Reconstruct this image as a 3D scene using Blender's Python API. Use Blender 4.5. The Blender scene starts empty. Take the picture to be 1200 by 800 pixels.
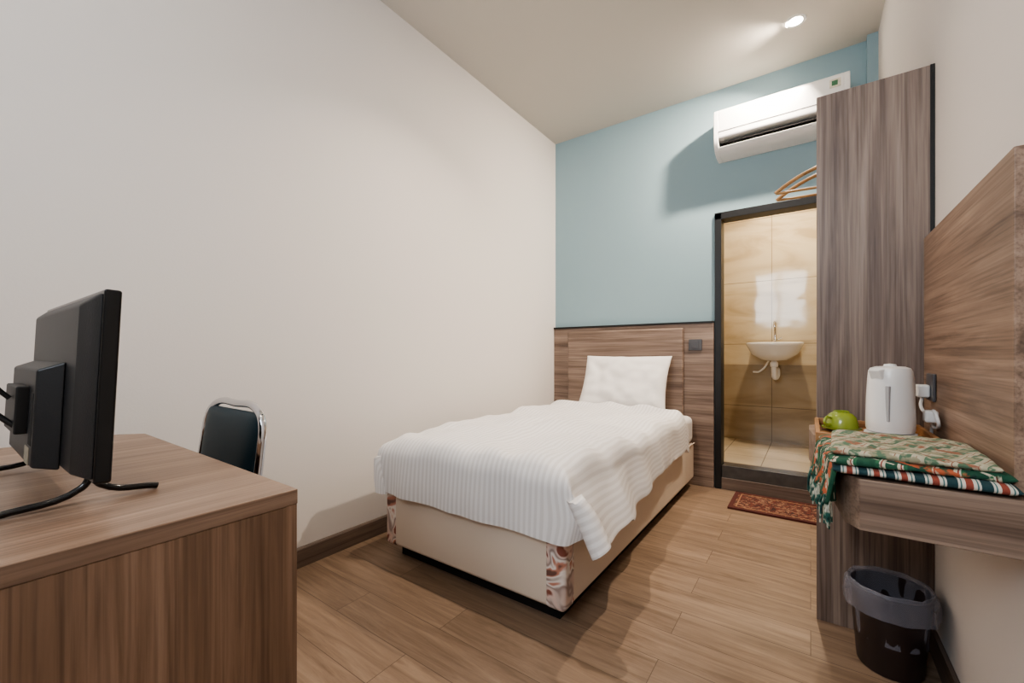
import bpy, bmesh, math, random
from mathutils import Vector, Matrix, noise
random.seed(3)
S=bpy.context.scene
COL=S.collection

# ---------------------------------------------------------------- materials
def lin(c):
    r=[]
    for v in c:
        v=v/255.0
        r.append(v/12.92 if v<=0.04045 else ((v+0.055)/1.055)**2.4)
    return (r[0],r[1],r[2],1.0)
def newmat(name):
    m=bpy.data.materials.new(name); m.use_nodes=True
    nt=m.node_tree; b=nt.nodes['Principled BSDF']
    return m,nt,b
def plain(name,c,rough=0.5,metal=0.0,spec=0.5,bump=0,bscale=200,coat=0,emis=None,var=0.0,vscale=3):
    m,nt,b=newmat(name)
    b.inputs['Base Color'].default_value=lin(c)
    b.inputs['Roughness'].default_value=rough
    b.inputs['Metallic'].default_value=metal
    b.inputs['Specular IOR Level'].default_value=spec
    b.inputs['Coat Weight'].default_value=coat
    tc=nt.nodes.new('ShaderNodeTexCoord')
    if var>0:
        n=nt.nodes.new('ShaderNodeTexNoise'); n.inputs['Scale'].default_value=vscale; n.inputs['Detail'].default_value=3
        nt.links.new(tc.outputs['Object'],n.inputs['Vector'])
        r=nt.nodes.new('ShaderNodeValToRGB')
        a=lin(c)
        r.color_ramp.elements[0].position=0.3; r.color_ramp.elements[1].position=0.7
        r.color_ramp.elements[0].color=(a[0]*(1-var),a[1]*(1-var),a[2]*(1-var),1)
        r.color_ramp.elements[1].color=a
        nt.links.new(n.outputs['Fac'],r.inputs['Fac']); nt.links.new(r.outputs['Color'],b.inputs['Base Color'])
    if bump>0:
        n=nt.nodes.new('ShaderNodeTexNoise'); n.inputs['Scale'].default_value=bscale; n.inputs['Detail'].default_value=3
        nt.links.new(tc.outputs['Object'],n.inputs['Vector'])
        bp=nt.nodes.new('ShaderNodeBump'); bp.inputs['Strength'].default_value=bump; bp.inputs['Distance'].default_value=0.002
        nt.links.new(n.outputs['Fac'],bp.inputs['Height']); nt.links.new(bp.outputs['Normal'],b.inputs['Normal'])
    if emis:
        b.inputs['Emission Color'].default_value=(emis[0],emis[1],emis[2],1); b.inputs['Emission Strength'].default_value=emis[3]
    return m
def mixcol(nt,fac,a,b,mode='MIX'):
    n=nt.nodes.new('ShaderNodeMix'); n.data_type='RGBA'; n.blend_type=mode
    for s,v in ((n.inputs[0],fac),(n.inputs[6],a),(n.inputs[7],b)):
        if hasattr(v,'is_linked') : nt.links.new(v,s)
        else: s.default_value=v
    return n.outputs[2]
def wood(name,cols,axis='x',rough=0.45,cross=12.0,along=0.5,scale=2.0,fine=0.40,dist=0.55):
    m,nt,b=newmat(name)
    tc=nt.nodes.new('ShaderNodeTexCoord')
    mp=nt.nodes.new('ShaderNodeMapping')
    sc={'x':(along,cross,cross),'y':(cross,along,cross),'z':(cross,cross,along)}[axis]
    mp.inputs['Scale'].default_value=sc
    nt.links.new(tc.outputs['Object'],mp.inputs['Vector'])
    n=nt.nodes.new('ShaderNodeTexNoise'); n.inputs['Scale'].default_value=scale; n.inputs['Detail'].default_value=6
    n.inputs['Roughness'].default_value=0.62; n.inputs['Distortion'].default_value=dist
    nt.links.new(mp.outputs['Vector'],n.inputs['Vector'])
    r=nt.nodes.new('ShaderNodeValToRGB'); cr=r.color_ramp
    cr.elements[0].position=0.30; cr.elements[0].color=lin(cols[0])
    cr.elements[1].position=0.72; cr.elements[1].color=lin(cols[-1])
    for i,c in enumerate(cols[1:-1]):
        e=cr.elements.new(0.30+0.42*(i+1)/(len(cols)-1)); e.color=lin(c)
    nt.links.new(n.outputs['Fac'],r.inputs['Fac'])
    mp2=nt.nodes.new('ShaderNodeMapping')
    mp2.inputs['Scale'].default_value=tuple(v*(7 if v>2 else 2.5) for v in sc)
    nt.links.new(tc.outputs['Object'],mp2.inputs['Vector'])
    n2=nt.nodes.new('ShaderNodeTexNoise'); n2.inputs['Scale'].default_value=scale; n2.inputs['Detail'].default_value=2
    nt.links.new(mp2.outputs['Vector'],n2.inputs['Vector'])
    r2=nt.nodes.new('ShaderNodeValToRGB')
    r2.color_ramp.elements[0].position=0.32; r2.color_ramp.elements[0].color=(0.6,0.58,0.57,1)
    r2.color_ramp.elements[1].position=0.55; r2.color_ramp.elements[1].color=(1,1,1,1)
    nt.links.new(n2.outputs['Fac'],r2.inputs['Fac'])
    o=mixcol(nt,fine*2,r.outputs['Color'],r2.outputs['Color'],'MULTIPLY')
    nt.links.new(o,b.inputs['Base Color'])
    b.inputs['Roughness'].default_value=rough
    bp=nt.nodes.new('ShaderNodeBump'); bp.inputs['Strength'].default_value=0.12; bp.inputs['Distance'].default_value=0.002
    nt.links.new(n2.outputs['Fac'],bp.inputs['Height']); nt.links.new(bp.outputs['Normal'],b.inputs['Normal'])
    return m

M_cream=plain('paint_cream',(222,216,211),0.85,bump=0.15,bscale=120,spec=0.2)
M_ceil=plain('paint_ceiling',(208,202,193),0.9,bump=0.1,bscale=100,spec=0.2)
M_blue=plain('paint_blue',(150,174,182),0.8,bump=0.15,bscale=120,spec=0.25)
M_wz=wood('walnut_laminate_vertical',[(96,81,74),(122,105,96),(145,128,117),(165,148,136)],'z')
M_wx=wood('walnut_laminate_horizontal',[(102,84,73),(128,108,95),(149,129,115),(166,146,131)],'x')
M_wy=wood('walnut_laminate_depth',[(112,91,77),(139,115,98),(160,135,117),(177,152,133)],'y',dist=0.8)
M_deskz=wood('desk_laminate_vertical',[(106,81,64),(129,102,82),(150,121,100),(166,137,115)],'z')
M_desky=wood('desk_laminate_top',[(112,89,74),(135,110,92),(151,125,106),(167,141,122)],'y',rough=0.35)
M_base=wood('baseboard_wood',[(92,78,68),(112,96,85),(128,110,98)],'y')
M_basex=wood('baseboard_wood_x',[(92,78,68),(112,96,85),(128,110,98)],'x')
M_lightw=wood('tray_wood',[(140,98,60),(170,124,82),(188,144,100)],'x')
M_hang=wood('hanger_wood',[(170,126,80),(198,154,106),(214,174,126)],'x')
M_black=plain('black_metal',(18,17,17),0.45)
M_blackpl=plain('black_plastic',(24,24,26),0.42,bump=0.2,bscale=400)
M_blackgl=plain('black_glossy_plastic',(12,12,14),0.18)
M_white=plain('white_plastic',(234,233,231),0.3)
M_ceram=plain('white_ceramic',(236,234,230),0.08,coat=0.5)
M_chrome=plain('chrome',(215,215,218),0.12,metal=1)
M_chair=plain('chair_vinyl',(28,56,68),0.5,bump=0.3,bscale=300)
M_divan=plain('divan_fabric',(218,203,187),0.6,bump=0.3,bscale=500)
M_sheet=plain('white_sheet',(230,226,222),0.8,bump=0.2,bscale=60)
M_dark=plain('dark_gap',(14,13,12),0.7)
M_greycol=plain('switch_grey',(84,84,88),0.35)
M_bin=plain('bin_brown_plastic',(48,37,36),0.4)
M_green=plain('cup_green',(142,158,62),0.2,coat=0.4)
M_paper=plain('sachet_paper',(228,222,205),0.6,var=0.3,vscale=60)
M_steptile=plain('dark_step_tile',(80,76,72),0.25,var=0.2,vscale=20)
M_lamp=plain('lamp_glow',(255,240,220),0.5,emis=(1.0,0.88,0.70,60))

def floor_mat():
    m,nt,b=newmat('oak_plank_floor')
    tc=nt.nodes.new('ShaderNodeTexCoord')
    br=nt.nodes.new('ShaderNodeTexBrick')
    br.inputs['Scale'].default_value=1.0; br.inputs['Brick Width'].default_value=1.1; br.inputs['Row Height'].default_value=0.155
    br.inputs['Mortar Size'].default_value=0.0012; br.inputs['Mortar Smooth'].default_value=0.3
    br.offset=0.37
    br.inputs['Color1'].default_value=(0,0,0,1); br.inputs['Color2'].default_value=(1,1,1,1); br.inputs['Mortar'].default_value=(0.5,0.5,0.5,1)
    nt.links.new(tc.outputs['Object'],br.inputs['Vector'])
    mp=nt.nodes.new('ShaderNodeMapping'); mp.inputs['Scale'].default_value=(1.1,13,1)
    nt.links.new(tc.outputs['Object'],mp.inputs['Vector'])
    add=nt.nodes.new('ShaderNodeVectorMath'); add.operation='MULTIPLY_ADD'
    nt.links.new(br.outputs['Color'],add.inputs[0]); add.inputs[1].default_value=(7.3,3.1,5.7)
    nt.links.new(mp.outputs['Vector'],add.inputs[2])
    n=nt.nodes.new('ShaderNodeTexNoise'); n.inputs['Scale'].default_value=2.0; n.inputs['Detail'].default_value=8; n.inputs['Distortion'].default_value=0.7
    n.inputs['Roughness'].default_value=0.68
    nt.links.new(add.outputs[0],n.inputs['Vector'])
    r=nt.nodes.new('ShaderNodeValToRGB'); cr=r.color_ramp
    cr.elements[0].position=0.25; cr.elements[0].color=lin((104,83,67))
    cr.elements[1].position=0.75; cr.elements[1].color=lin((166,143,122))
    e=cr.elements.new(0.42); e.color=lin((132,110,91))
    e=cr.elements.new(0.56); e.color=lin((149,126,106))
    nt.links.new(n.outputs['Fac'],r.inputs['Fac'])
    r3=nt.nodes.new('ShaderNodeValToRGB'); r3.color_ramp.elements[0].color=(0.83,0.825,0.82,1); r3.color_ramp.elements[1].color=(1.0,1.0,1.0,1)
    nt.links.new(br.outputs['Color'],r3.inputs['Fac'])
    o=mixcol(nt,1.0,r.outputs['Color'],r3.outputs['Color'],'MULTIPLY')
    o2=mixcol(nt,br.outputs['Fac'],o,lin((86,68,55)))
    nt.links.new(o2,b.inputs['Base Color'])
    b.inputs['Roughness'].default_value=0.42
    return m
M_floor=floor_mat()

def tile_mat(name,c0,c1,c2,grout,w,h,plane='xz',rough=0.08,off=(0,0)):
    m,nt,b=newmat(name)
    tc=nt.nodes.new('ShaderNodeTexCoord')
    sp=nt.nodes.new('ShaderNodeSeparateXYZ'); nt.links.new(tc.outputs['Object'],sp.inputs[0])
    cb=nt.nodes.new('ShaderNodeCombineXYZ')
    ax={'x':'X','y':'Y','z':'Z'}
    for i,ch in enumerate(plane):
        ad=nt.nodes.new('ShaderNodeMath'); ad.operation='ADD'; ad.inputs[1].default_value=off[i]
        nt.links.new(sp.outputs[ax[ch]],ad.inputs[0]); nt.links.new(ad.outputs[0],cb.inputs[i])
    br=nt.nodes.new('ShaderNodeTexBrick'); br.offset=0.0
    br.inputs['Scale'].default_value=1; br.inputs['Brick Width'].default_value=w; br.inputs['Row Height'].default_value=h
    br.inputs['Mortar Size'].default_value=0.0030
    nt.links.new(cb.outputs[0],br.inputs['Vector'])
    mp=nt.nodes.new('ShaderNodeMapping'); mp.inputs['Rotation'].default_value=(0,math.radians(35),0); mp.inputs['Scale'].default_value=(0.8,1,3.2)
    nt.links.new(tc.outputs['Object'],mp.inputs['Vector'])
    wv=nt.nodes.new('ShaderNodeTexNoise')
    wv.inputs['Scale'].default_value=1.6; wv.inputs['Distortion'].default_value=1.2; wv.inputs['Detail'].default_value=5
    nt.links.new(mp.outputs['Vector'],wv.inputs['Vector'])
    r=nt.nodes.new('ShaderNodeValToRGB'); cr=r.color_ramp
    cr.elements[0].position=0.35; cr.elements[0].color=lin(c2)
    cr.elements[1].position=0.62; cr.elements[1].color=lin(c0)
    e=cr.elements.new(0.48); e.color=lin(c1)
    nt.links.new(wv.outputs['Fac'],r.inputs['Fac'])
    o=mixcol(nt,br.outputs['Fac'],r.outputs['Color'],lin(grout))
    nt.links.new(o,b.inputs['Base Color']); b.inputs['Roughness'].default_value=rough
    n=nt.nodes.new('ShaderNodeTexNoise'); n.inputs['Scale'].default_value=5; n.inputs['Detail'].default_value=1
    nt.links.new(tc.outputs['Object'],n.inputs['Vector'])
    bp=nt.nodes.new('ShaderNodeBump'); bp.inputs['Strength'].default_value=0.25; bp.inputs['Distance'].default_value=0.006
    nt.links.new(n.outputs['Fac'],bp.inputs['Height']); nt.links.new(bp.outputs['Normal'],b.inputs['Normal'])
    return m
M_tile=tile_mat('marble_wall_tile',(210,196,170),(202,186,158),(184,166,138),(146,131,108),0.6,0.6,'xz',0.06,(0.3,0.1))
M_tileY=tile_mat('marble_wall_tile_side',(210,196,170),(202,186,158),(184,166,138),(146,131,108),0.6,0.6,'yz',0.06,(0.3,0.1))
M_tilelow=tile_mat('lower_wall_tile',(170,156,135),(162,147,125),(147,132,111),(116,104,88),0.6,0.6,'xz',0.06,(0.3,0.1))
M_tilefl=tile_mat('bath_floor_tile',(186,172,150),(178,164,142),(168,154,132),(124,113,98),0.3,0.3,'xy',0.25)

def duvet_mat():
    m,nt,b=newmat('white_stripe_satin')
    uv=nt.nodes.new('ShaderNodeUVMap'); uv.uv_map='UVMap'
    sp=nt.nodes.new('ShaderNodeSeparateXYZ'); nt.links.new(uv.outputs[0],sp.inputs[0])
    mu=nt.nodes.new('ShaderNodeMath'); mu.operation='MULTIPLY'; mu.inputs[1].default_value=2*math.pi/0.024
    nt.links.new(sp.outputs['X'],mu.inputs[0])
    si=nt.nodes.new('ShaderNodeMath'); si.operation='SINE'; nt.links.new(mu.outputs[0],si.inputs[0])
    r=nt.nodes.new('ShaderNodeMapRange'); r.inputs[1].default_value=-0.5; r.inputs[2].default_value=0.5
    nt.links.new(si.outputs[0],r.inputs[0])
    o=mixcol(nt,r.outputs[0],lin((213,209,207)),lin((229,226,225)))
    nt.links.new(o,b.inputs['Base Color'])
    rr=nt.nodes.new('ShaderNodeMapRange'); rr.inputs[3].default_value=0.75; rr.inputs[4].default_value=0.5
    nt.links.new(r.outputs[0],rr.inputs[0]); nt.links.new(rr.outputs[0],b.inputs['Roughness'])
    return m
M_duvet=duvet_mat()

def patch_mat(name,cols,scale,rough=0.6):
    m,nt,b=newmat(name)
    tc=nt.nodes.new('ShaderNodeTexCoord')
    v=nt.nodes.new('ShaderNodeTexNoise'); v.inputs['Scale'].default_value=scale; v.inputs['Detail'].default_value=1.5; v.inputs['Distortion'].default_value=0.6
    nt.links.new(tc.outputs['Object'],v.inputs['Vector'])
    r=nt.nodes.new('ShaderNodeValToRGB'); cr=r.color_ramp; cr.interpolation='EASE'
    n=len(cols)
    cr.elements[0].position=0.33; cr.elements[0].color=lin(cols[0])
    cr.elements[1].position=0.68; cr.elements[1].color=lin(cols[-1])
    for i in range(1,n-1):
        e=cr.elements.new(0.33+0.35*i/(n-1)); e.color=lin(cols[i])
    nt.links.new(v.outputs['Fac'],r.inputs['Fac']); nt.links.new(r.outputs['Color'],b.inputs['Base Color'])
    b.inputs['Roughness'].default_value=rough
    return m
M_floral=patch_mat('floral_print',[(140,84,70),(222,196,184),(206,186,176),(160,140,132),(232,222,214),(190,132,112),(112,80,72)],11)
M_rug=patch_mat('rug_pattern',[(44,24,24),(112,54,42),(58,30,28),(150,112,88),(92,42,36)],38,0.9)

def tartan_mat(name,rot,cream):
    m,nt,b=newmat(name)
    tc=nt.nodes.new('ShaderNodeTexCoord')
    mp=nt.nodes.new('ShaderNodeMapping'); mp.inputs['Rotation'].default_value=(0.1,0.15,rot)
    nt.links.new(tc.outputs['Object'],mp.inputs['Vector'])
    outs=[]
    for d,sc,ph in (('X',4.2,0.6),('Y',3.4,1.0)):
        w=nt.nodes.new('ShaderNodeTexWave'); w.bands_direction=d; w.inputs['Scale'].default_value=sc; w.inputs['Distortion'].default_value=0.8
        w.inputs['Phase Offset'].default_value=ph
        nt.links.new(mp.outputs['Vector'],w.inputs['Vector']); outs.append(w.outputs['Fac'])
    def ramp(stops,src):
        a=nt.nodes.new('ShaderNodeValToRGB'); cr=a.color_ramp; cr.interpolation='CONSTANT'
        cr.elements[0].position=0; cr.elements[0].color=lin(stops[0][1])
        cr.elements[1].position=stops[-1][0]; cr.elements[1].color=lin(stops[-1][1])
        for p,c in stops[1:-1]:
            e=cr.elements.new(p); e.color=lin(c)
        nt.links.new(src,a.inputs['Fac']); return a.outputs['Color']
    if cream:
        A=ramp([(0,(92,120,98)),(0.22,(176,172,150)),(0.45,(188,182,162)),(0.6,(140,92,74)),(0.66,(186,180,160)),(0.88,(84,112,92))],outs[0])
        B=ramp([(0,(150,146,122)),(0.3,(186,180,158)),(0.62,(104,132,108)),(0.7,(180,174,152)),(0.85,(150,104,84))],outs[1])
    else:
        A=ramp([(0,(34,78,60)),(0.3,(54,108,78)),(0.52,(206,202,186)),(0.62,(140,58,50)),(0.7,(198,192,172)),(0.86,(40,84,66))],outs[0])
        B=ramp([(0,(40,86,66)),(0.38,(196,190,170)),(0.5,(36,76,60)),(0.72,(30,58,54)),(0.82,(178,96,66))],outs[1])
    n=nt.nodes.new('ShaderNodeTexNoise'); n.inputs['Scale'].default_value=70; nt.links.new(tc.outputs['Object'],n.inputs['Vector'])
    rr=nt.nodes.new('ShaderNodeMapRange'); rr.inputs[1].default_value=0.44; rr.inputs[2].default_value=0.56
    nt.links.new(n.outputs['Fac'],rr.inputs[0])
    o=mixcol(nt,rr.outputs[0],A,B)
    nt.links.new(o,b.inputs['Base Color']); b.inputs['Roughness'].default_value=0.95
    bp=nt.nodes.new('ShaderNodeBump'); bp.inputs['Strength'].default_value=0.5; bp.inputs['Distance'].default_value=0.004
    nt.links.new(n.outputs['Fac'],bp.inputs['Height']); nt.links.new(bp.outputs['Normal'],b.inputs['Normal'])
    return m
M_tartan=tartan_mat('tartan_wool_green',0.35,False)
M_tartan2=tartan_mat('tartan_wool_cream',0.5,True)
def stripe_mat():
    m,nt,b=newmat('striped_wool')
    tc=nt.nodes.new('ShaderNodeTexCoord')
    w=nt.nodes.new('ShaderNodeTexWave'); w.bands_direction='X'; w.inputs['Scale'].default_value=7; w.inputs['Distortion'].default_value=0.6
    nt.links.new(tc.outputs['Object'],w.inputs['Vector'])
    r=nt.nodes.new('ShaderNodeValToRGB'); cr=r.color_ramp; cr.interpolation='CONSTANT'
    cr.elements[0].position=0; cr.elements[0].color=lin((36,66,72)); cr.elements[1].position=0.88; cr.elements[1].color=lin((140,72,60))
    for p,c in ((0.25,(196,194,186)),(0.45,(70,110,112)),(0.6,(204,200,190))):
        e=cr.elements.new(p); e.color=lin(c)
    nt.links.new(w.outputs['Fac'],r.inputs['Fac']); nt.links.new(r.outputs['Color'],b.inputs['Base Color']); b.inputs['Roughness'].default_value=0.95
    return m
M_stripe=stripe_mat()
M_fringe=patch_mat('fringe_yarn',[(26,60,58),(50,100,90),(190,190,176),(36,76,70)],30,0.95)
def bag_mat():
    m,nt,b=newmat('clear_bag_plastic')
    b.inputs['Base Color'].default_value=lin((150,150,162)); b.inputs['Roughness'].default_value=0.3
    b.inputs['Alpha'].default_value=0.45
    return m
M_bag=bag_mat()

# ---------------------------------------------------------------- mesh helpers
def mkobj(name,bm,mat,smooth=False):
    me=bpy.data.meshes.new(name); bm.normal_update(); bm.to_mesh(me); bm.free()
    if isinstance(mat,(list,tuple)):
        for q in mat: me.materials.append(q)
    else: me.materials.append(mat)
    if smooth:
        for p in me.polygons: p.use_smooth=True
    o=bpy.data.objects.new(name,me); COL.objects.link(o); return o
def autosmooth(o):
    for p in o.data.polygons: p.use_smooth=True
    m=o.modifiers.new('wn','WEIGHTED_NORMAL'); m.keep_sharp=True
def bevel(o,w,seg=3):
    if w>0:
        m=o.modifiers.new('bev','BEVEL'); m.width=w; m.segments=seg; m.limit_method='ANGLE'; m.angle_limit=math.radians(35)
        autosmooth(o)
    return o
def addbox(bm,x0,x1,y0,y1,z0,z1,mi=0):
    vs=[bm.verts.new(p) for p in ((x0,y0,z0),(x1,y0,z0),(x1,y1,z0),(x0,y1,z0),(x0,y0,z1),(x1,y0,z1),(x1,y1,z1),(x0,y1,z1))]
    for f in ((0,3,2,1),(4,5,6,7),(0,1,5,4),(1,2,6,5),(2,3,7,6),(3,0,4,7)):
        fa=bm.faces.new([vs[i] for i in f]); fa.material_index=mi
def box(name,x0,x1,y0,y1,z0,z1,mat,bev=0,seg=3):
    bm=bmesh.new(); addbox(bm,x0,x1,y0,y1,z0,z1); return bevel(mkobj(name,bm,mat),bev,seg)
def boxes(name,lst,mat,bev=0):
    bm=bmesh.new()
    for b in lst: addbox(bm,*b)
    return bevel(mkobj(name,bm,mat),bev)
def prism(name,poly,a0,a1,axis,mat,bev=0,seg=3):
    def P(p,a):
        return {'x':(a,p[0],p[1]),'y':(p[0],a,p[1]),'z':(p[0],p[1],a)}[axis]
    bm=bmesh.new()
    A=[bm.verts.new(P(p,a0)) for p in poly]; B=[bm.verts.new(P(p,a1)) for p in poly]
    bm.faces.new(A); bm.faces.new(B[::-1])
    n=len(poly)
    for i in range(n): bm.faces.new((A[i],B[i],B[(i+1)%n],A[(i+1)%n]))
    bmesh.ops.recalc_face_normals(bm,faces=bm.faces)
    return bevel(mkobj(name,bm,mat),bev,seg)
def lathe(name,prof,c,mat,seg=48,wob=None):
    bm=bmesh.new(); rings=[]
    for r,h in prof:
        ring=[]
        for i in range(seg):
            a=2*math.pi*i/seg; rr=r
            if wob: rr=r+wob(a,h)
            ring.append(bm.verts.new((c[0]+rr*math.cos(a),c[1]+rr*math.sin(a),c[2]+h)))
        rings.append(ring)
    for k in range(len(rings)-1):
        for i in range(seg):
            j=(i+1)%seg
            bm.faces.new((rings[k][i],rings[k][j],rings[k+1][j],rings[k+1][i]))
    bmesh.ops.recalc_face_normals(bm,faces=bm.faces)
    o=mkobj(name,bm,mat,True)
    m=o.modifiers.new('es','EDGE_SPLIT'); m.split_angle=math.radians(40)
    return o
def tube(name,pts,r,mat,cyc=False,smooth=True,res=6):
    cu=bpy.data.curves.new(name,'CURVE'); cu.dimensions='3D'; cu.bevel_depth=r; cu.bevel_resolution=3; cu.resolution_u=res
    cu.use_fill_caps=True
    if smooth:
        sp=cu.splines.new('BEZIER'); sp.bezier_points.add(len(pts)-1)
        for b,p in zip(sp.bezier_points,pts):
            b.co=p; b.handle_left_type='AUTO'; b.handle_right_type='AUTO'
    else:
        sp=cu.splines.new('POLY'); sp.points.add(len(pts)-1)
        for b,p in zip(sp.points,pts): b.co=(p[0],p[1],p[2],1)
    sp.use_cyclic_u=cyc
    o=bpy.data.objects.new(name+'_c',cu); COL.objects.link(o)
    dg=bpy.context.evaluated_depsgraph_get(); me=bpy.data.meshes.new_from_object(o.evaluated_get(dg))
    bpy.data.objects.remove(o); me.materials.clear(); me.materials.append(mat)
    for p in me.polygons: p.use_smooth=True
    ob=bpy.data.objects.new(name,me); COL.objects.link(ob); return ob
def group(name,objs,loc):
    e=bpy.data.objects.new(name,None); COL.objects.link(e); e.location=loc; e.empty_display_size=0.1
    bpy.context.view_layer.update()
    for o in objs:
        o.parent=e; o.matrix_parent_inverse=e.matrix_world.inverted()
    return e
def xform(objs,mat):
    for o in objs: o.data.transform(mat)
def nz(x,y,z=0): return noise.noise(Vector((x,y,z)))

# ---------------------------------------------------------------- room
XL,XR,YB,YF,H=-1.96,0.338,3.45,-1.30,2.98
box('floor',XL-0.1,XR+0.1,YF-0.1,YB,-0.1,0,M_floor)
box('ceiling',XL-0.1,XR+0.1,YF-0.1,YB+0.1,H,H+0.1,M_ceil)
box('wall_left',XL-0.1,XL,YF-0.1,YB+0.1,0,H,M_cream)
box('wall_right',XR,XR+0.1,YF-0.1,YB+0.1,0,H,M_cream)
DX0,DX1,DH=-0.586,0.26,2.05
boxes('wall_back',[(XL,DX0,YB,YB+0.1,0,H),(DX1,XR,YB,YB+0.1,0,H),(DX0,DX1,YB,YB+0.1,DH,H),(0.285,XR,YB-0.06,YB,DH+0.02,H)],M_blue)
WX0,WX1,WZ0,WZ1=-1.05,-0.06,1.62,2.78
boxes('wall_front',[(XL,WX0,YF-0.1,YF,0,H),(WX1,XR,YF-0.1,YF,0,H),(WX0,WX1,YF-0.1,YF,0,WZ0),(WX0,WX1,YF-0.1,YF,WZ1,H)],M_cream)
wl=[(WX0,WX0+.04,YF-.08,YF-.02,WZ0,WZ1),(WX1-.04,WX1,YF-.08,YF-.02,WZ0,WZ1),(WX0,WX1,YF-.08,YF-.02,WZ0,WZ0+.04),(WX0,WX1,YF-.08,YF-.02,WZ1-.04,WZ1),
    ((WX0+WX1)/2-.02,(WX0+WX1)/2+.02,YF-.08,YF-.02,WZ0,WZ1)]
boxes('window_1',wl,M_black)
prism('baseboard_left',[(XL,0),(XL+0.015,0),(XL+0.015,0.085),(XL+0.009,0.092),(XL,0.092)],YF,YB-0.06,'y',M_base)
box('baseboard_right',XR-0.013,XR,YF,1.955,0,0.09,M_base,0.002)
box('baseboard_front',XL+0.016,XR-0.014,YF,YF+0.013,0,0.09,M_basex,0.002)
box('trim_threshold',DX0+0.046,XR-0.002,YB-0.018,YB-0.001,0,0.085,M_basex,0.002)
group('door_frame',[box('jamb_left',DX0,DX0+0.045,YB-0.02,YB+0.11,0.0,DH,M_black,0.002),
  box('jamb_right',DX1-0.045,DX1,YB-0.02,YB+0.11,0.0,DH,M_black,0.002),
  box('header',DX0,DX1,YB-0.02,YB+0.11,DH-0.045,DH+0.005,M_black,0.002)],((DX0+DX1)/2,YB,0))
BZ,BY=0.175,4.65
box('step_bathroom',DX0+0.045,DX1-0.045,YB,YB+0.12,0,BZ,M_steptile,0.003)
box('floor_bathroom',-1.3,0.7,YB+0.12,BY,BZ-0.1,BZ-0.005,M_tilefl)
box('wall_bathroom_back',-1.3,0.7,BY,BY+0.1,BZ,2.6,M_tile)
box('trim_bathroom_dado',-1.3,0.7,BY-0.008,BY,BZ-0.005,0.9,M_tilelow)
box('wall_bathroom_left',-1.4,-1.3,YB+0.1,BY+0.1,BZ-0.1,2.6,M_tileY)
box('wall_bathroom_right',0.7,0.8,YB+0.1,BY+0.1,BZ-0.1,2.6,M_tileY)
boxes('wall_bathroom_front',[(-1.3,DX0,YB+0.1,YB+0.11,BZ-0.1,2.6),(DX1,0.7,YB+0.1,YB+0.11,BZ-0.1,2.6),(DX0,DX1,YB+0.1,YB+0.11,DH+0.01,2.6)],M_tile)
box('ceiling_bathroom',-1.4,0.8,YB+0.1,BY+0.1,2.6,2.7,M_ceil)

# ---------------------------------------------------------------- headboard
hb=[]
hb.append(box('back_panel',XL+0.002,DX0-0.004,YB-0.03,YB-0.001,0.0,1.235,M_wx,0.002))
hb.append(box('centre_panel',-1.80,-0.80,YB-0.062,YB-0.03,0.0,1.205,M_wx,0.014,4))
hb.append(box('top_cap',XL+0.002,DX0-0.004,YB-0.04,YB-0.001,1.235,1.25,M_black,0.002))
group('headboard',hb,(-1.27,YB-0.03,0))
sw=[box('plate',-0.765,-0.67,YB-0.04,YB-0.0305,1.03,1.115,M_greycol,0.003),box('rocker',-0.74,-0.695,YB-0.044,YB-0.039,1.045,1.10,M_greycol,0.002)]
group('light_switch',sw,(-0.717,YB-0.035,1.07))

# ---------------------------------------------------------------- bed
BX0,BX1,BY0,BY1=-1.72,-0.72,1.33,3.383
bed=[]
bed.append(box('plinth',BX0+0.05,BX1-0.05,BY0+0.06,BY1-0.03,0.0,0.07,M_dark))
bed.append(box('divan_base',BX0,BX1,BY0,BY1,0.065,0.33,M_divan,0.02,4))
bed.append(box('mattress',BX0+0.003,BX1-0.003,BY0+0.003,BY1,0.33,0.535,M_sheet,0.045,5))
bed.append(box('corner_print_right',BX1-0.085,BX1+0.0025,BY0-0.0025,BY0+0.085,0.064,0.335,M_floral,0.02,4))
bed.append(box('corner_print_left',BX0-0.0025,BX0+0.085,BY0-0.0025,BY0+0.085,0.064,0.335,M_floral,0.02,4))
bed.append(tube('piping',[(BX0,BY0-0.001,0.33),(BX1,BY0-0.001,0.33),(BX1+0.001,BY1,0.33)],0.004,M_divan,smooth=False))
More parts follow.
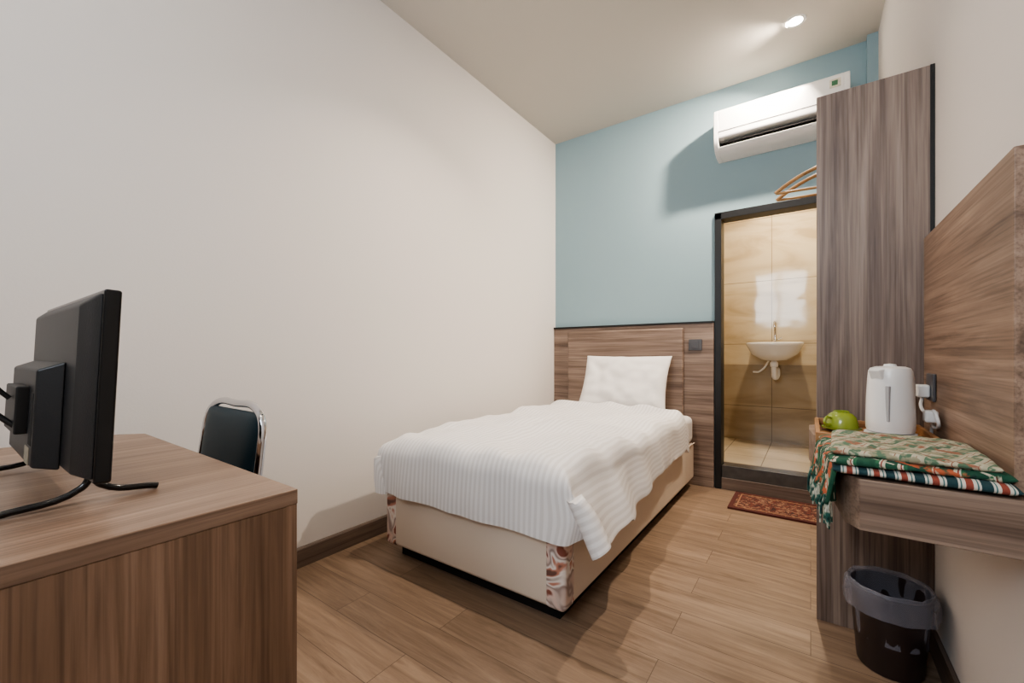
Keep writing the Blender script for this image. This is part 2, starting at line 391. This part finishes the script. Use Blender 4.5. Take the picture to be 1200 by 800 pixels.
def duvet():
    NX,NY=180,220
    cx=(BX0+BX1)/2; hw=0.445; r=0.085
    ytop=3.03; yfoot=BY0+0.055; ov_s=0.30; ov_f=0.325
    Smax=hw+ov_s; Lt=(ytop-yfoot)+ov_f
    def roll(o,fl):
        if o<=0: return 0,0
        if o<r*math.pi/2: return r*math.sin(o/r), r*(1-math.cos(o/r))
        q=o-r*math.pi/2
        return r+fl*q, r+q*math.sqrt(max(0.1,1-fl*fl))
    bm=bmesh.new(); uvl=bm.loops.layers.uv.new('UVMap'); V=[]; UV={}
    for j in range(NY+1):
        row=[]
        for i in range(NX+1):
            s=-Smax+2*Smax*i/NX; t=Lt*j/NY
            sg=1 if s>0 else -1
            foot=math.exp(-((t-1.62)/0.55)**2)
            ss=abs(s)*(1+0.015*nz(t*2.2,sg*3))
            fl=0.05
            if sg>0:
                if ss>hw: ss=hw+(ss-hw)*(1+0.22*foot)
                fl=0.06+0.46*foot
            ox,dx=roll(ss-hw,fl); oy,dy=roll(t-(ytop-yfoot),0.05)
            down=max(dx,dy); mn=min(dx,dy)
            if mn>0:
                p=3.5; down=(dx**p+dy**p)**(1/p)
                mx=max(dx,dy); down=min(down,mx*1.06)
                k=min(1,mn/0.27); ks=k*k*(3-2*k)
                if sg>0:
                    down-=0.06*ks*down/0.3
                    oy=oy*(1-0.6*ks); ox+=0.03*k*(1-k)*2
                else:
                    ox=ox*(1-0.75*ks); oy=oy*(1-0.3*ks)
            x=min(ss,hw)+ox; y=ytop-min(t,ytop-yfoot)-oy
            z=0.598-down
            fd=min(1,down/0.22); top=1-fd
            f=fd*(0.010*math.sin(t*15+2*nz(t*3,1.7))+0.024*nz(t*4+5,s*2)+0.010*nz(t*11+5,s*4))
            g=fd*(0.010*math.sin(s*17+2*nz(s*3,7.7))+0.020*nz(s*4+9,t*2)+0.010*nz(s*11+3,t*4))
            if dx>0.0: x+=f*(1 if sg>0 else 0.6)+0.008*fd
            if dy>0.0: y-=g*0.8+0.006*fd
            z+=(0.35+0.65*top)*(0.020*nz(s*3.1,t*2.7,1)+0.020*nz(s*6,t*5,4)+0.011*nz(s*12,t*10,8))
            z+=top*0.014*(1-(abs(s)/hw)**2 if abs(s)<hw else 0)
            z+=0.026*math.exp(-((t-0.06)/0.055)**2)*(1 if abs(s)<hw+.1 else .5)
            w=math.sin((s*1.2+t*0.5)*13+3*nz(s*2,t*1.4,3))
            z+=top*0.011*w*max(0,nz(s*1.5+4,t*1.5,9)+0.3)*2
            if t<0.05: z-=0.025*(1-t/0.05)
            v=bm.verts.new((cx+sg*x,y,z)); UV[v]=(s,t); row.append(v)
        V.append(row)
    for j in range(NY):
        for i in range(NX):
            f=bm.faces.new((V[j][i],V[j+1][i],V[j+1][i+1],V[j][i+1]))
            for l in f.loops: l[uvl].uv=UV[l.vert]
    rel=[v for v in bm.verts if v.co.y<BY0+0.35 and v.co.z<0.585]
    for _ in range(14): bmesh.ops.smooth_vert(bm,verts=rel,factor=0.5,use_axis_x=True,use_axis_y=True,use_axis_z=True)
    bm.normal_update()
    o=mkobj('duvet',bm,M_duvet,True)
    if o.data.polygons[(NY//3)*NX+NX//2].normal.z<0: o.data.flip_normals()
    m=o.modifiers.new('sol','SOLIDIFY'); m.thickness=0.028; m.offset=-1
    m2=o.modifiers.new('bev','BEVEL'); m2.width=0.010; m2.segments=3; m2.limit_method='ANGLE'; m2.angle_limit=math.radians(60)
    return o
bed.append(duvet())
group('single_bed',bed,((BX0+BX1)/2,(BY0+BY1)/2,0))

def cushion(name,hx,hy,hz,mat,pinch=0.07,ex=4,n=48,seedv=0,amp=0.012,nscale=5):
    bm=bmesh.new()
    def P(u,v,s):
        x=hx*u*(1-pinch*(1-v*v)); y=hy*v*(1-pinch*(1-u*u))
        h=hz*(max(0,1-abs(u)**ex)*max(0,1-abs(v)**ex))**0.5
        k=min(1,h/hz*1.3)
        z=s*h+k*amp*nz(x*nscale+seedv,y*nscale,seedv+s)+0.5*k*amp*nz(x*nscale*2.7+seedv,y*nscale*2.7,seedv+s)
        return (x,y,z)
    G={}
    def cl(i):
        a=-1+2*i/n
        return math.copysign(1-(1-abs(a))**1.6,a)
    for s in (1,-1):
        for i in range(n+1):
            for j in range(n+1):
                edge=i in(0,n) or j in (0,n)
                if s==-1 and edge: G[(s,i,j)]=G[(1,i,j)]; continue
                G[(s,i,j)]=bm.verts.new(P(cl(i),cl(j),s))
    for s in (1,-1):
        for i in range(n):
            for j in range(n):
                q=[G[(s,i,j)],G[(s,i+1,j)],G[(s,i+1,j+1)],G[(s,i,j+1)]]
                if s<0:q=q[::-1]
                bm.faces.new(q)
    return mkobj(name,bm,mat,True)
p=cushion('pillow',0.345,0.240,0.085,M_sheet,pinch=0.06,ex=3,seedv=2,amp=0.035)
R=Matrix.Translation((-1.20,3.185,0.775))@Matrix.Rotation(math.radians(3),4,'Z')@Matrix.Rotation(math.radians(62),4,'X')
p.data.transform(R)

# ---------------------------------------------------------------- AC unit
ac=[]
x0,x1=-0.56,0.195
up=[(3.449,2.735),(3.30,2.735),(3.262,2.725),(3.245,2.70),(3.238,2.535),(3.245,2.52),(3.30,2.512),(3.449,2.512)]
full=[(3.449,2.735),(3.30,2.735),(3.262,2.725),(3.245,2.70),(3.238,2.53),(3.25,2.475),(3.285,2.44),(3.34,2.425),(3.449,2.425)]
low=[(3.30,2.466),(3.262,2.466),(3.268,2.452),(3.29,2.436),(3.34,2.425),(3.449,2.425),(3.449,2.466)]
ac.append(prism('housing',up,x0+0.03,x1-0.03,'x',M_white,0.003))
ac.append(prism('end_cap_left',full,x0,x0+0.03,'x',M_white,0.004))
ac.append(prism('end_cap_right',full,x1-0.03,x1,'x',M_white,0.004))
ac.append(prism('lower_tray',low,x0+0.03,x1-0.03,'x',M_white,0.002))
ac.append(box('air_slot',x0+0.03,x1-0.03,3.31,3.44,2.466,2.512,M_dark))
ac.append(box('louver',x0+0.05,x1-0.05,3.262,3.30,2.486,2.490,M_black))
ac.append(box('front_seam',x0+0.031,x1-0.031,3.2365,3.24,2.562,2.565,M_greycol))
ac.append(box('energy_label',x1-0.10,x1-0.045,3.238,3.2445,2.64,2.69,M_paper))
ac.append(box('label_print',x1-0.09,x1-0.06,3.2372,3.239,2.65,2.68,plain('label_green',(60,110,80),0.5)))
group('air_conditioner',ac,(-0.18,3.45,2.43))

# ---------------------------------------------------------------- wardrobe
wd=[]
WY0,WY1,WXa=1.956,2.80,0.018
wd.append(box('side_panel_near',WXa,XR-0.001,WY0,WY0+0.025,0,1.97,M_wz,0.0015))
wd.append(box('side_panel_far',WXa+0.01,XR-0.001,WY1,WY1+0.025,0,1.97,M_wz,0.0015))
wd.append(box('top_board',WXa+0.01,XR-0.001,WY0+0.025,WY1,1.958,1.97,M_wy,0.001))
wd.append(box('bottom_board',WXa+0.01,XR-0.001,WY0+0.025,WY1,0.08,0.10,M_wy,0.001))
wd.append(box('shadow_gap_strip',XR-0.012,XR-0.001,WY0-0.003,WY0,1.40,1.97,M_black))  # black strip painting in the shadow gap between panel and wall
wd.append(tube('hanging_rod',[(0.085,WY0+0.025,1.925),(0.085,WY1,1.925)],0.010,M_chrome,smooth=False))
group('open_wardrobe',wd,(0.18,2.38,0))
def hanger(y,name,rot):
    cx=0.075
    def arm(sg):
        pts=[]
        for k in range(9):
            f=k/8; pts.append((cx+sg*0.225*f, y, 1.878-0.03*f-0.075*f*f))
        return tube('arm',pts,0.0085,M_hang)
    a=[arm(-1),arm(1),tube('bar',[(cx-0.222,y,1.772),(cx+0.222,y,1.772)],0.006,M_hang,smooth=False),
       tube('hook',[(cx,y,1.875),(cx,y,1.905),(cx-0.004,y,1.912),(cx-0.009,y,1.925),(cx,y,1.937),(cx+0.010,y,1.9395),(cx+0.021,y,1.934),(cx+0.024,y,1.925)],0.0022,M_chrome)]
    T=Matrix.Translation((cx+0.01,y,0))@Matrix.Rotation(rot,4,'Z')@Matrix.Translation((-cx,-y,0))
    xform(a,T)
    group(name,a,(cx,y,1.9))
hanger(2.40,'clothes_hanger',math.radians(6))
hanger(2.50,'clothes_hanger.001',math.radians(4))

# ---------------------------------------------------------------- wall panel & shelf on right wall
box('wood_wall_panel',0.310,XR-0.001,1.185,WY0-0.004,0.737,1.39,M_wy,0.002)
sh=prism('floating_shelf',[(XR-0.001,1.15),(0.085,1.15),(0.062,1.19),(-0.005,1.82),(-0.005,1.93),(0.012,WY0-0.004),(XR-0.001,WY0-0.004)],0.627,0.735,'z',M_wx,0.002)
tx0,tx1,ty0,ty1,tz=0.012,0.292,1.54,1.90,0.7355
tr=[box('tray_base',tx0,tx1,ty0,ty1,tz,tz+0.01,M_lightw,0.001),
    box('rim_near',tx0,tx1,ty0,ty0+0.012,tz+0.01,tz+0.033,M_lightw,0.002),box('rim_far',tx0,tx1,ty1-0.012,ty1,tz+0.01,tz+0.033,M_lightw,0.002),
    box('rim_left',tx0,tx0+0.012,ty0+0.012,ty1-0.012,tz+0.01,tz+0.033,M_lightw,0.002),box('rim_right',tx1-0.012,tx1,ty0+0.012,ty1-0.012,tz+0.01,tz+0.033,M_lightw,0.002)]
group('serving_tray',tr,(0.15,1.72,tz))
TZ=tz+0.0105
kx,ky=0.196,1.70
k=[]
k.append(lathe('power_base',[(0.001,0),(0.060,0),(0.063,0.006),(0.061,0.018),(0.001,0.020)],(kx,ky,TZ),M_white))
k.append(lathe('body',[(0.001,0.0205),(0.054,0.021),(0.0575,0.03),(0.0575,0.06),(0.056,0.12),(0.053,0.180),(0.051,0.203),(0.047,0.212),(0.034,0.217),(0.001,0.219)],(kx,ky,TZ),M_white))
k.append(lathe('lid_knob',[(0.001,0.218),(0.016,0.218),(0.014,0.224),(0.001,0.226)],(kx,ky,TZ),M_white))
k.append(prism('spout',[(kx-0.045,TZ+0.165),(kx-0.052,TZ+0.180),(kx-0.066,TZ+0.207),(kx-0.04,TZ+0.211)],ky-0.018,ky+0.018,'y',M_white,0.006))
k.append(tube('handle',[(kx+0.042,ky,TZ+0.205),(kx+0.066,ky,TZ+0.202),(kx+0.080,ky,TZ+0.175),(kx+0.082,ky,TZ+0.11),(kx+0.075,ky,TZ+0.055),(kx+0.054,ky,TZ+0.045)],0.010,M_white))
ang=math.radians(-145)
gx,gy=kx+0.056*math.cos(ang),ky+0.056*math.sin(ang)
k.append(prism('water_gauge',[(gx-0.005,TZ+0.055),(gx+0.005,TZ+0.055),(gx+0.005,TZ+0.16),(gx-0.005,TZ+0.16)],gy-0.001,gy+0.01,'y',plain('gauge_grey',(170,170,172),0.2),0.002))
kr=Matrix.Translation((kx,ky,0))@Matrix.Rotation(math.radians(48),4,'Z')@Matrix.Translation((-kx,-ky,0))
xform(k,kr)
group('electric_kettle',k,(kx,ky,TZ))
c=(0.083,1.765,TZ)
cup=[lathe('saucer',[(0.001,0.0),(0.03,0.0),(0.054,0.010),(0.054,0.013),(0.03,0.004),(0.001,0.004)],c,M_green),
     lathe('cup_body',[(0.046,0.013),(0.044,0.03),(0.039,0.048),(0.028,0.060),(0.022,0.062),(0.022,0.067),(0.019,0.067),(0.019,0.062),(0.001,0.062)],c,M_green),
     tube('cup_handle',[(c[0]-0.03,c[1]-0.03,c[2]+0.045),(c[0]-0.042,c[1]-0.046,c[2]+0.045),(c[0]-0.045,c[1]-0.050,c[2]+0.028),(c[0]-0.031,c[1]-0.034,c[2]+0.022)],0.0045,M_green)]
group('teacup',cup,c)
sac=[]
for i,(sx,sy,a) in enumerate(((0.06,1.60,0.3),(0.105,1.61,-0.4),(0.15,1.595,0.1))):
    o=box('packet_%d'%(i+1),-0.028,0.028,-0.018,0.018,0,0.005,M_paper,0.002)
    o.data.transform(Matrix.Translation((sx,sy,TZ))@Matrix.Rotation(a,4,'Z')); sac.append(o)
group('tea_sachets',sac,(0.11,1.6,TZ))
so=[box('socket_plate',0.301,0.3095,1.775,1.865,0.855,0.94,M_greycol,0.003),
    box('adapter',0.270,0.3009,1.80,1.845,0.865,0.905,M_white,0.006),
    tube('plug_cord',[(0.285,1.82,0.866),(0.28,1.80,0.835),(0.300,1.77,0.80),(0.297,1.74,0.785),(0.30,1.70,0.790),(0.296,1.68,0.81),(0.292,1.71,0.835),(0.298,1.76,0.79),(0.300,1.80,0.745),(0.30,1.86,0.742)],0.0045,M_white),
    box('second_plug',0.272,0.302,1.70,1.735,0.80,0.835,M_white,0.006)]
group('wall_socket',so,(0.305,1.82,0.9))
# blanket
bl=[]
def slab(name,cx,cy,cz,hx,hy,hz,rot,sd,amp,mat):
    o=cushion(name,hx,hy,hz,mat,pinch=0.0,ex=14,n=44,seedv=sd,amp=amp,nscale=11)
    o.data.transform(Matrix.Translation((cx,cy,cz))@Matrix.Rotation(rot,4,'Z')); return o
bl.append(slab('fold_bottom',0.180,1.322,0.7475,0.138,0.168,0.0105,-0.02,3,0.003,M_stripe))
bl.append(slab('fold_middle',0.166,1.325,0.765,0.140,0.158,0.0105,0.05,7,0.005,M_tartan))
bl.append(slab('fold_top',0.172,1.33,0.781,0.130,0.150,0.009,-0.04,12,0.007,M_tartan2))
def flap():
    bm=bmesh.new(); n=40; m=16; V=[]
    for i in range(n+1):
        y=1.175+0.33*i/n; ex=0.074-0.074*(y-1.15)/0.75
        row=[]
        for j in range(m+1):
            q=0.155*j/m
            if q<0.05: x=ex+0.04-q; z=0.752
            else:
                a=min(1,(q-0.05)/0.03); x=ex-0.010-0.012*math.sin(a*math.pi/2); z=0.752-0.012*(1-math.cos(a*math.pi/2))-max(0,q-0.08)
            x-=0.10*max(0,q-0.05)*(1+math.sin(i*0.6+j*.1))
            z+=0.004*nz(i*.3,j*.3)
            row.append(bm.verts.new((x,y+0.006*nz(i*.2,j*.3,5),z)))
        V.append(row)
    for i in range(n):
        for j in range(m): bm.faces.new((V[i][j],V[i+1][j],V[i+1][j+1],V[i][j+1]))
    o=mkobj('draped_edge',bm,M_tartan,True)
    s=o.modifiers.new('s','SOLIDIFY'); s.thickness=0.007; s.offset=0
    return o
bl.append(flap())
bm=bmesh.new()
for i in range(75):
    y=1.175+0.33*i/74; ex=0.074-0.074*(y-1.15)/0.75-0.034
    L=0.05+0.02*random.random(); w=0.0022
    p0=Vector((ex-0.006*random.random(),y,0.672)); p1=p0+Vector((random.uniform(-.008,.004),random.uniform(-.01,.01),-L*.5)); p2=p1+Vector((random.uniform(-.006,.004),random.uniform(-.01,.01),-L*.5))
    prev=None
    for p,ww in ((p0,w),(p1,w*1.2),(p2,w*.7)):
        ring=[bm.verts.new(p+Vector((ww*math.cos(a),ww*math.sin(a),0))) for a in (0,1.57,3.14,4.71)]
        if prev:
            for q in range(4): bm.faces.new((prev[q],prev[(q+1)%4],ring[(q+1)%4],ring[q]))
        prev=ring
bl.append(mkobj('fringe',bm,M_fringe,True))
group('folded_blanket',bl,(0.165,1.33,0.737))

# ---------------------------------------------------------------- waste bin
bc=(0.206,1.80,0.0)
bn=[lathe('bin_body',[(0.001,0.003),(0.078,0.0),(0.082,0.006),(0.101,0.245),(0.105,0.247),(0.105,0.254),(0.098,0.254),(0.080,0.012),(0.001,0.012)],bc,M_bin)]
def bw(a,h): return 0.002*math.sin(a*9+h*40)+0.006*nz(math.cos(a)*3,math.sin(a)*3,h*12)
bn.append(lathe('bin_liner',[(0.088,0.10),(0.092,0.17),(0.094,0.23),(0.096,0.262),(0.105,0.268),(0.113,0.258),(0.115,0.240),(0.117,0.215),(0.1165,0.190)],bc,M_bag,seg=96,wob=bw))
group('waste_bin',bn,bc)

# ---------------------------------------------------------------- door mat
M_rb=plain('rug_border_brown',(84,42,36),0.95,bump=0.5,bscale=200)
M_rc=plain('rug_stripe_tan',(150,112,84),0.95,bump=0.5,bscale=200)
rg=[box('rug_field',-0.43,0.13,3.03,3.385,0.0,0.010,M_rug,0.003),
    boxes('rug_border',[(-0.44,0.14,3.02,3.045,0,0.012),(-0.44,0.14,3.37,3.395,0,0.012),(-0.44,-0.415,3.045,3.37,0,0.012),(0.115,0.14,3.045,3.37,0,0.012)],M_rb),
    boxes('rug_stripe',[(-0.40,0.10,3.062,3.070,0.005,0.0115),(-0.40,0.10,3.345,3.353,0.005,0.0115),(-0.40,-0.392,3.07,3.345,0.005,0.0115),(0.092,0.10,3.07,3.345,0.005,0.0115)],M_rc)]
group('door_mat',rg,(-0.15,3.2,0))

# ---------------------------------------------------------------- desk
dx0,dx1,dy0,dy1=-1.76,-0.777,-0.45,0.402
dk=[]
poly=[(dx1,dy0),(dx1,dy1),(dx0+0.05,dy1),(dx0,dy1-0.05),(dx0,dy0)]
dk.append(prism('desk_top',poly,0.722,0.75,'z',M_desky,0.002))
dk.append(box('side_panel_right',dx1-0.03,dx1-0.001,dy0,dy1-0.001,0,0.722,M_deskz,0.0015))
dk.append(box('side_panel_left',dx0+0.03,dx0+0.06,dy0,dy1-0.06,0,0.722,M_deskz,0.0015))
dk.append(box('modesty_panel',dx0+0.06,dx1-0.03,dy0+0.03,dy0+0.05,0.15,0.722,M_wx,0.001))
group('desk',dk,((dx0+dx1)/2,0,0))

# ---------------------------------------------------------------- television (seen from behind)
tv=[]
tx0,tx1=-1.48,-0.925; ty=0.163; z0,z1=0.792,1.106
tv.append(box('bezel',tx0,tx1,ty-0.010,ty+0.012,z0,z1,M_blackgl,0.004))
tv.append(box('screen',tx0+0.012,tx1-0.012,ty+0.0118,ty+0.0135,z0+0.016,z1-0.012,plain('screen_glass',(6,6,8),0.08)))
def frustum(name,a,b,ya,yb,mat,bev=0.004):
    bm=bmesh.new()
    A=[bm.verts.new((x,ya,z)) for x,z in ((a[0],a[2]),(a[1],a[2]),(a[1],a[3]),(a[0],a[3]))]
    B=[bm.verts.new((x,yb,z)) for x,z in ((b[0],b[2]),(b[1],b[2]),(b[1],b[3]),(b[0],b[3]))]
    bm.faces.new(A); bm.faces.new(B[::-1])
    for i in range(4): bm.faces.new((A[i],B[i],B[(i+1)%4],A[(i+1)%4]))
    bmesh.ops.recalc_face_normals(bm,faces=bm.faces)
    return bevel(mkobj(name,bm,mat),bev)
tv.append(frustum('back_shell',(tx0+.006,tx1-.006,z0+.005,z1-.005),(tx0+0.04,tx1-0.05,z0+0.012,z1-0.025),ty-0.010,ty-0.030,M_blackpl))
tv.append(frustum('electronics_hump',(tx0+.07,tx1-.13,z0+.006,z1-.12),(tx0+.09,tx1-.15,z0+.012,z1-.135),ty-0.030,ty-0.062,M_blackpl))
tv.append(box('wall_bracket',-1.29,-1.14,ty-0.078,ty-0.060,0.855,0.94,M_black,0.003))
tv.append(box('port_recess',-1.12,-1.085,ty-0.0625,ty-0.060,0.84,0.93,M_dark))
tv.append(box('rating_sticker',-1.15,-1.10,ty-0.0628,ty-0.0615,0.805,0.835,plain('sticker',(150,140,122),0.5,var=0.4,vscale=90)))
for i,fx in enumerate((-0.995,-1.39)):
    tv.append(tube('foot_front_%d'%(i+1),[(fx,ty,z0+0.006),(fx,ty+0.012,0.776),(fx,ty+0.088,0.7555)],0.0055,M_blackgl))
    tv.append(tube('foot_rear_%d'%(i+1),[(fx,ty,z0+0.006),(fx,ty-0.012,0.776),(fx,ty-0.108,0.7555)],0.0055,M_blackgl))
tv.append(tube('cable_a',[(-1.19,ty-0.075,0.92),(-1.20,0.03,0.98),(-1.26,-0.03,0.93),(-1.32,-0.06,0.84),(-1.38,-0.07,0.756),(-1.5,-0.12,0.7545)],0.004,M_black))
tv.append(tube('cable_b',[(-1.16,ty-0.07,0.87),(-1.18,0.05,0.91),(-1.24,0.01,0.89),(-1.30,-0.01,0.80),(-1.37,-0.03,0.756),(-1.52,-0.06,0.7545)],0.0045,M_black))
tilt=Matrix.Translation((0,ty,0.79))@Matrix.Rotation(math.radians(-2.5),4,'X')@Matrix.Translation((0,-ty,-0.79))
xform([o for o in tv if not o.name.startswith(('foot','cable'))],tilt)
group('television',tv,(-1.15,ty,0.75))

# ---------------------------------------------------------------- banquet chair
ch=[]
cx=-1.475; w=0.205
def back_pt(z): return 0.515+ (z-0.45)*0.13
zt=0.842
prof=[(cx-w,0.56,0.012),(cx-w,0.505,0.30),(cx-w,back_pt(0.5),0.5),(cx-w,back_pt(0.72),0.72),(cx-w+0.012,back_pt(0.80),0.80),(cx-w+0.05,back_pt(zt),zt-0.008),(cx,back_pt(zt)+0.004,zt+0.003),(cx+w-0.05,back_pt(zt),zt-0.008),(cx+w-0.012,back_pt(0.80),0.80),(cx+w,back_pt(0.72),0.72),(cx+w,back_pt(0.5),0.5),(cx+w,0.505,0.30),(cx+w,0.56,0.012)]
ch.append(tube('back_frame',prof,0.0115,M_chrome,res=10))
bc_=cushion('back_cushion',0.190,0.152,0.022,M_chair,pinch=0.0,ex=7,n=30,amp=0.001)
bc_.data.transform(Matrix.Translation((cx,back_pt(0.678),0.678))@Matrix.Rotation(math.radians(90-7.4),4,'X')); ch.append(bc_)
sc=cushion('seat_cushion',0.215,0.205,0.035,M_chair,pinch=0.0,ex=8,n=30,amp=0.002)
sc.data.transform(Matrix.Translation((cx,0.305,0.465))); ch.append(sc)
ch.append(tube('seat_frame',[(cx-w,0.51,0.43),(cx-w,0.11,0.43),(cx+w,0.11,0.43),(cx+w,0.51,0.43)],0.011,M_chrome,cyc=True,smooth=False))
for sg in(-1,1): ch.append(tube('front_leg',[(cx+sg*w,0.12,0.43),(cx+sg*w,0.08,0.012)],0.011,M_chrome,smooth=False))
for sg in(-1,1): ch.append(tube('stretcher',[(cx+sg*w,0.095,0.18),(cx+sg*w,0.53,0.18)],0.008,M_chrome,smooth=False))
for sg,yy in((-1,.08),(1,.08),(-1,.56),(1,.56)):
    ch.append(lathe('foot_cap',[(0.001,0.0),(0.015,0.0),(0.015,0.025),(0.001,0.026)],(cx+sg*w,yy,0),M_black,seg=16))
group('banquet_chair',ch,(cx,0.33,0))

# ---------------------------------------------------------------- bathroom sink
sx,sy,sz=-0.27,BY-0.009,1.10
sk=[]
def basin():
    bm=bmesh.new(); prof=[(0.05,-0.16),(0.10,-0.15),(0.17,-0.10),(0.205,-0.03),(0.215,0.0),(0.205,0.008),(0.185,0.0),(0.16,-0.05),(0.10,-0.09),(0.02,-0.10)]
    seg=40; rings=[]
    for r,h in prof:
        ring=[]
        for i in range(seg):
            a=2*math.pi*i/seg
            x=r*math.cos(a)*1.05; y=r*math.sin(a)*0.85-0.17
            y=min(y,0.0)
            ring.append(bm.verts.new((sx+x,sy+y,sz+h)))
        rings.append(ring)
    for k in range(len(rings)-1):
        for i in range(seg):
            j=(i+1)%seg; bm.faces.new((rings[k][i],rings[k][j],rings[k+1][j],rings[k+1][i]))
    bm.faces.new(rings[0][::-1]); bm.faces.new(rings[-1])
    bmesh.ops.recalc_face_normals(bm,faces=bm.faces)
    return mkobj('basin',bm,M_ceram,True)
sk.append(basin())
sk.append(box('faucet_deck',sx-0.19,sx+0.19,sy-0.07,sy-0.001,sz-0.03,sz+0.010,M_ceram,0.008))
sk.append(tube('faucet_stem',[(sx,sy-0.04,sz+0.008),(sx,sy-0.04,sz+0.13),(sx,sy-0.055,sz+0.185),(sx,sy-0.09,sz+0.20),(sx,sy-0.125,sz+0.18),(sx,sy-0.13,sz+0.15)],0.009,M_chrome))
sk.append(lathe('faucet_collar',[(0.001,0.008),(0.022,0.008),(0.020,0.03),(0.012,0.04),(0.001,0.04)],(sx,sy-0.04,sz),M_chrome,seg=24))
sk.append(tube('faucet_lever',[(sx+0.01,sy-0.04,sz+0.035),(sx+0.055,sy-0.045,sz+0.055)],0.006,M_chrome,smooth=False))
sk.append(tube('trap_pipe',[(sx,sy-0.17,sz-0.155),(sx,sy-0.17,sz-0.26),(sx+0.005,sy-0.16,sz-0.31),(sx+0.02,sy-0.12,sz-0.30),(sx+0.02,sy-0.09,sz-0.25),(sx+0.01,sy-0.002,sz-0.24)],0.022,M_white))
sk.append(lathe('trap_collar',[(0.026,0),(0.032,0.005),(0.032,0.04),(0.026,0.045)],(sx,sy-0.17,sz-0.215),M_white,seg=24))
sk.append(tube('supply_hose',[(sx-0.03,sy-0.05,sz-0.06),(sx-0.05,sy-0.05,sz-0.16),(sx-0.12,sy-0.05,sz-0.26),(sx-0.18,sy-0.002,sz-0.27)],0.009,M_white))
group('wash_basin',sk,(sx,sy,sz-0.16))

# ---------------------------------------------------------------- lights
def downlight(x,y,e,name,zc=H,col=(1.0,0.86,0.71),rot=(0,0,0),spread=180):
    a=[lathe('trim_ring',[(0.036,-0.002),(0.052,-0.004),(0.056,0.0)],(x,y,zc-0.001),M_white),
       lathe('lens',[(0.001,-0.003),(0.036,-0.003)],(x,y,zc-0.001),M_lamp)]
    group(name,a,(x,y,zc))
    l=bpy.data.lights.new(name+'_lamp','AREA'); l.shape='DISK'; l.size=0.07; l.energy=e; l.color=col; l.spread=math.radians(spread)
    o=bpy.data.objects.new(name+'_light',l); COL.objects.link(o); o.location=(x,y,zc-0.022); o.rotation_euler=rot
downlight(-0.074,3.0,40,'downlight',rot=(0,math.radians(38),0),spread=130)
downlight(-1.05,1.60,13,'downlight.001',spread=115)
downlight(-0.9,-0.2,4,'downlight.002')
downlight(-0.2,4.1,24,'downlight.003',2.6,(1.0,0.86,0.66))
pl=bpy.data.lights.new('window_portal','AREA'); pl.shape='RECTANGLE'; pl.size=WX1-WX0; pl.size_y=WZ1-WZ0
pl.cycles.is_portal=True
po=bpy.data.objects.new('window_portal',pl); COL.objects.link(po); po.location=((WX0+WX1)/2,YF-0.11,(WZ0+WZ1)/2)
po.rotation_euler=(math.radians(90),0,0)
w=bpy.data.worlds.new('World'); S.world=w; w.use_nodes=True
bg=w.node_tree.nodes['Background']; bg.inputs[0].default_value=(0.80,0.90,1.0,1); bg.inputs[1].default_value=16

# ---------------------------------------------------------------- camera
cd=bpy.data.cameras.new('Camera'); cam=bpy.data.objects.new('Camera',cd); COL.objects.link(cam)
cam.location=(0,0,1.0); cam.rotation_euler=(math.radians(90),0,math.radians(35.54))
cd.sensor_width=36; cd.lens=14.7; cd.shift_y=0.0125; cd.clip_start=0.02
S.camera=cam
S.view_settings.view_transform='AgX'
try: S.view_settings.look='AgX - Medium High Contrast'
except Exception: pass
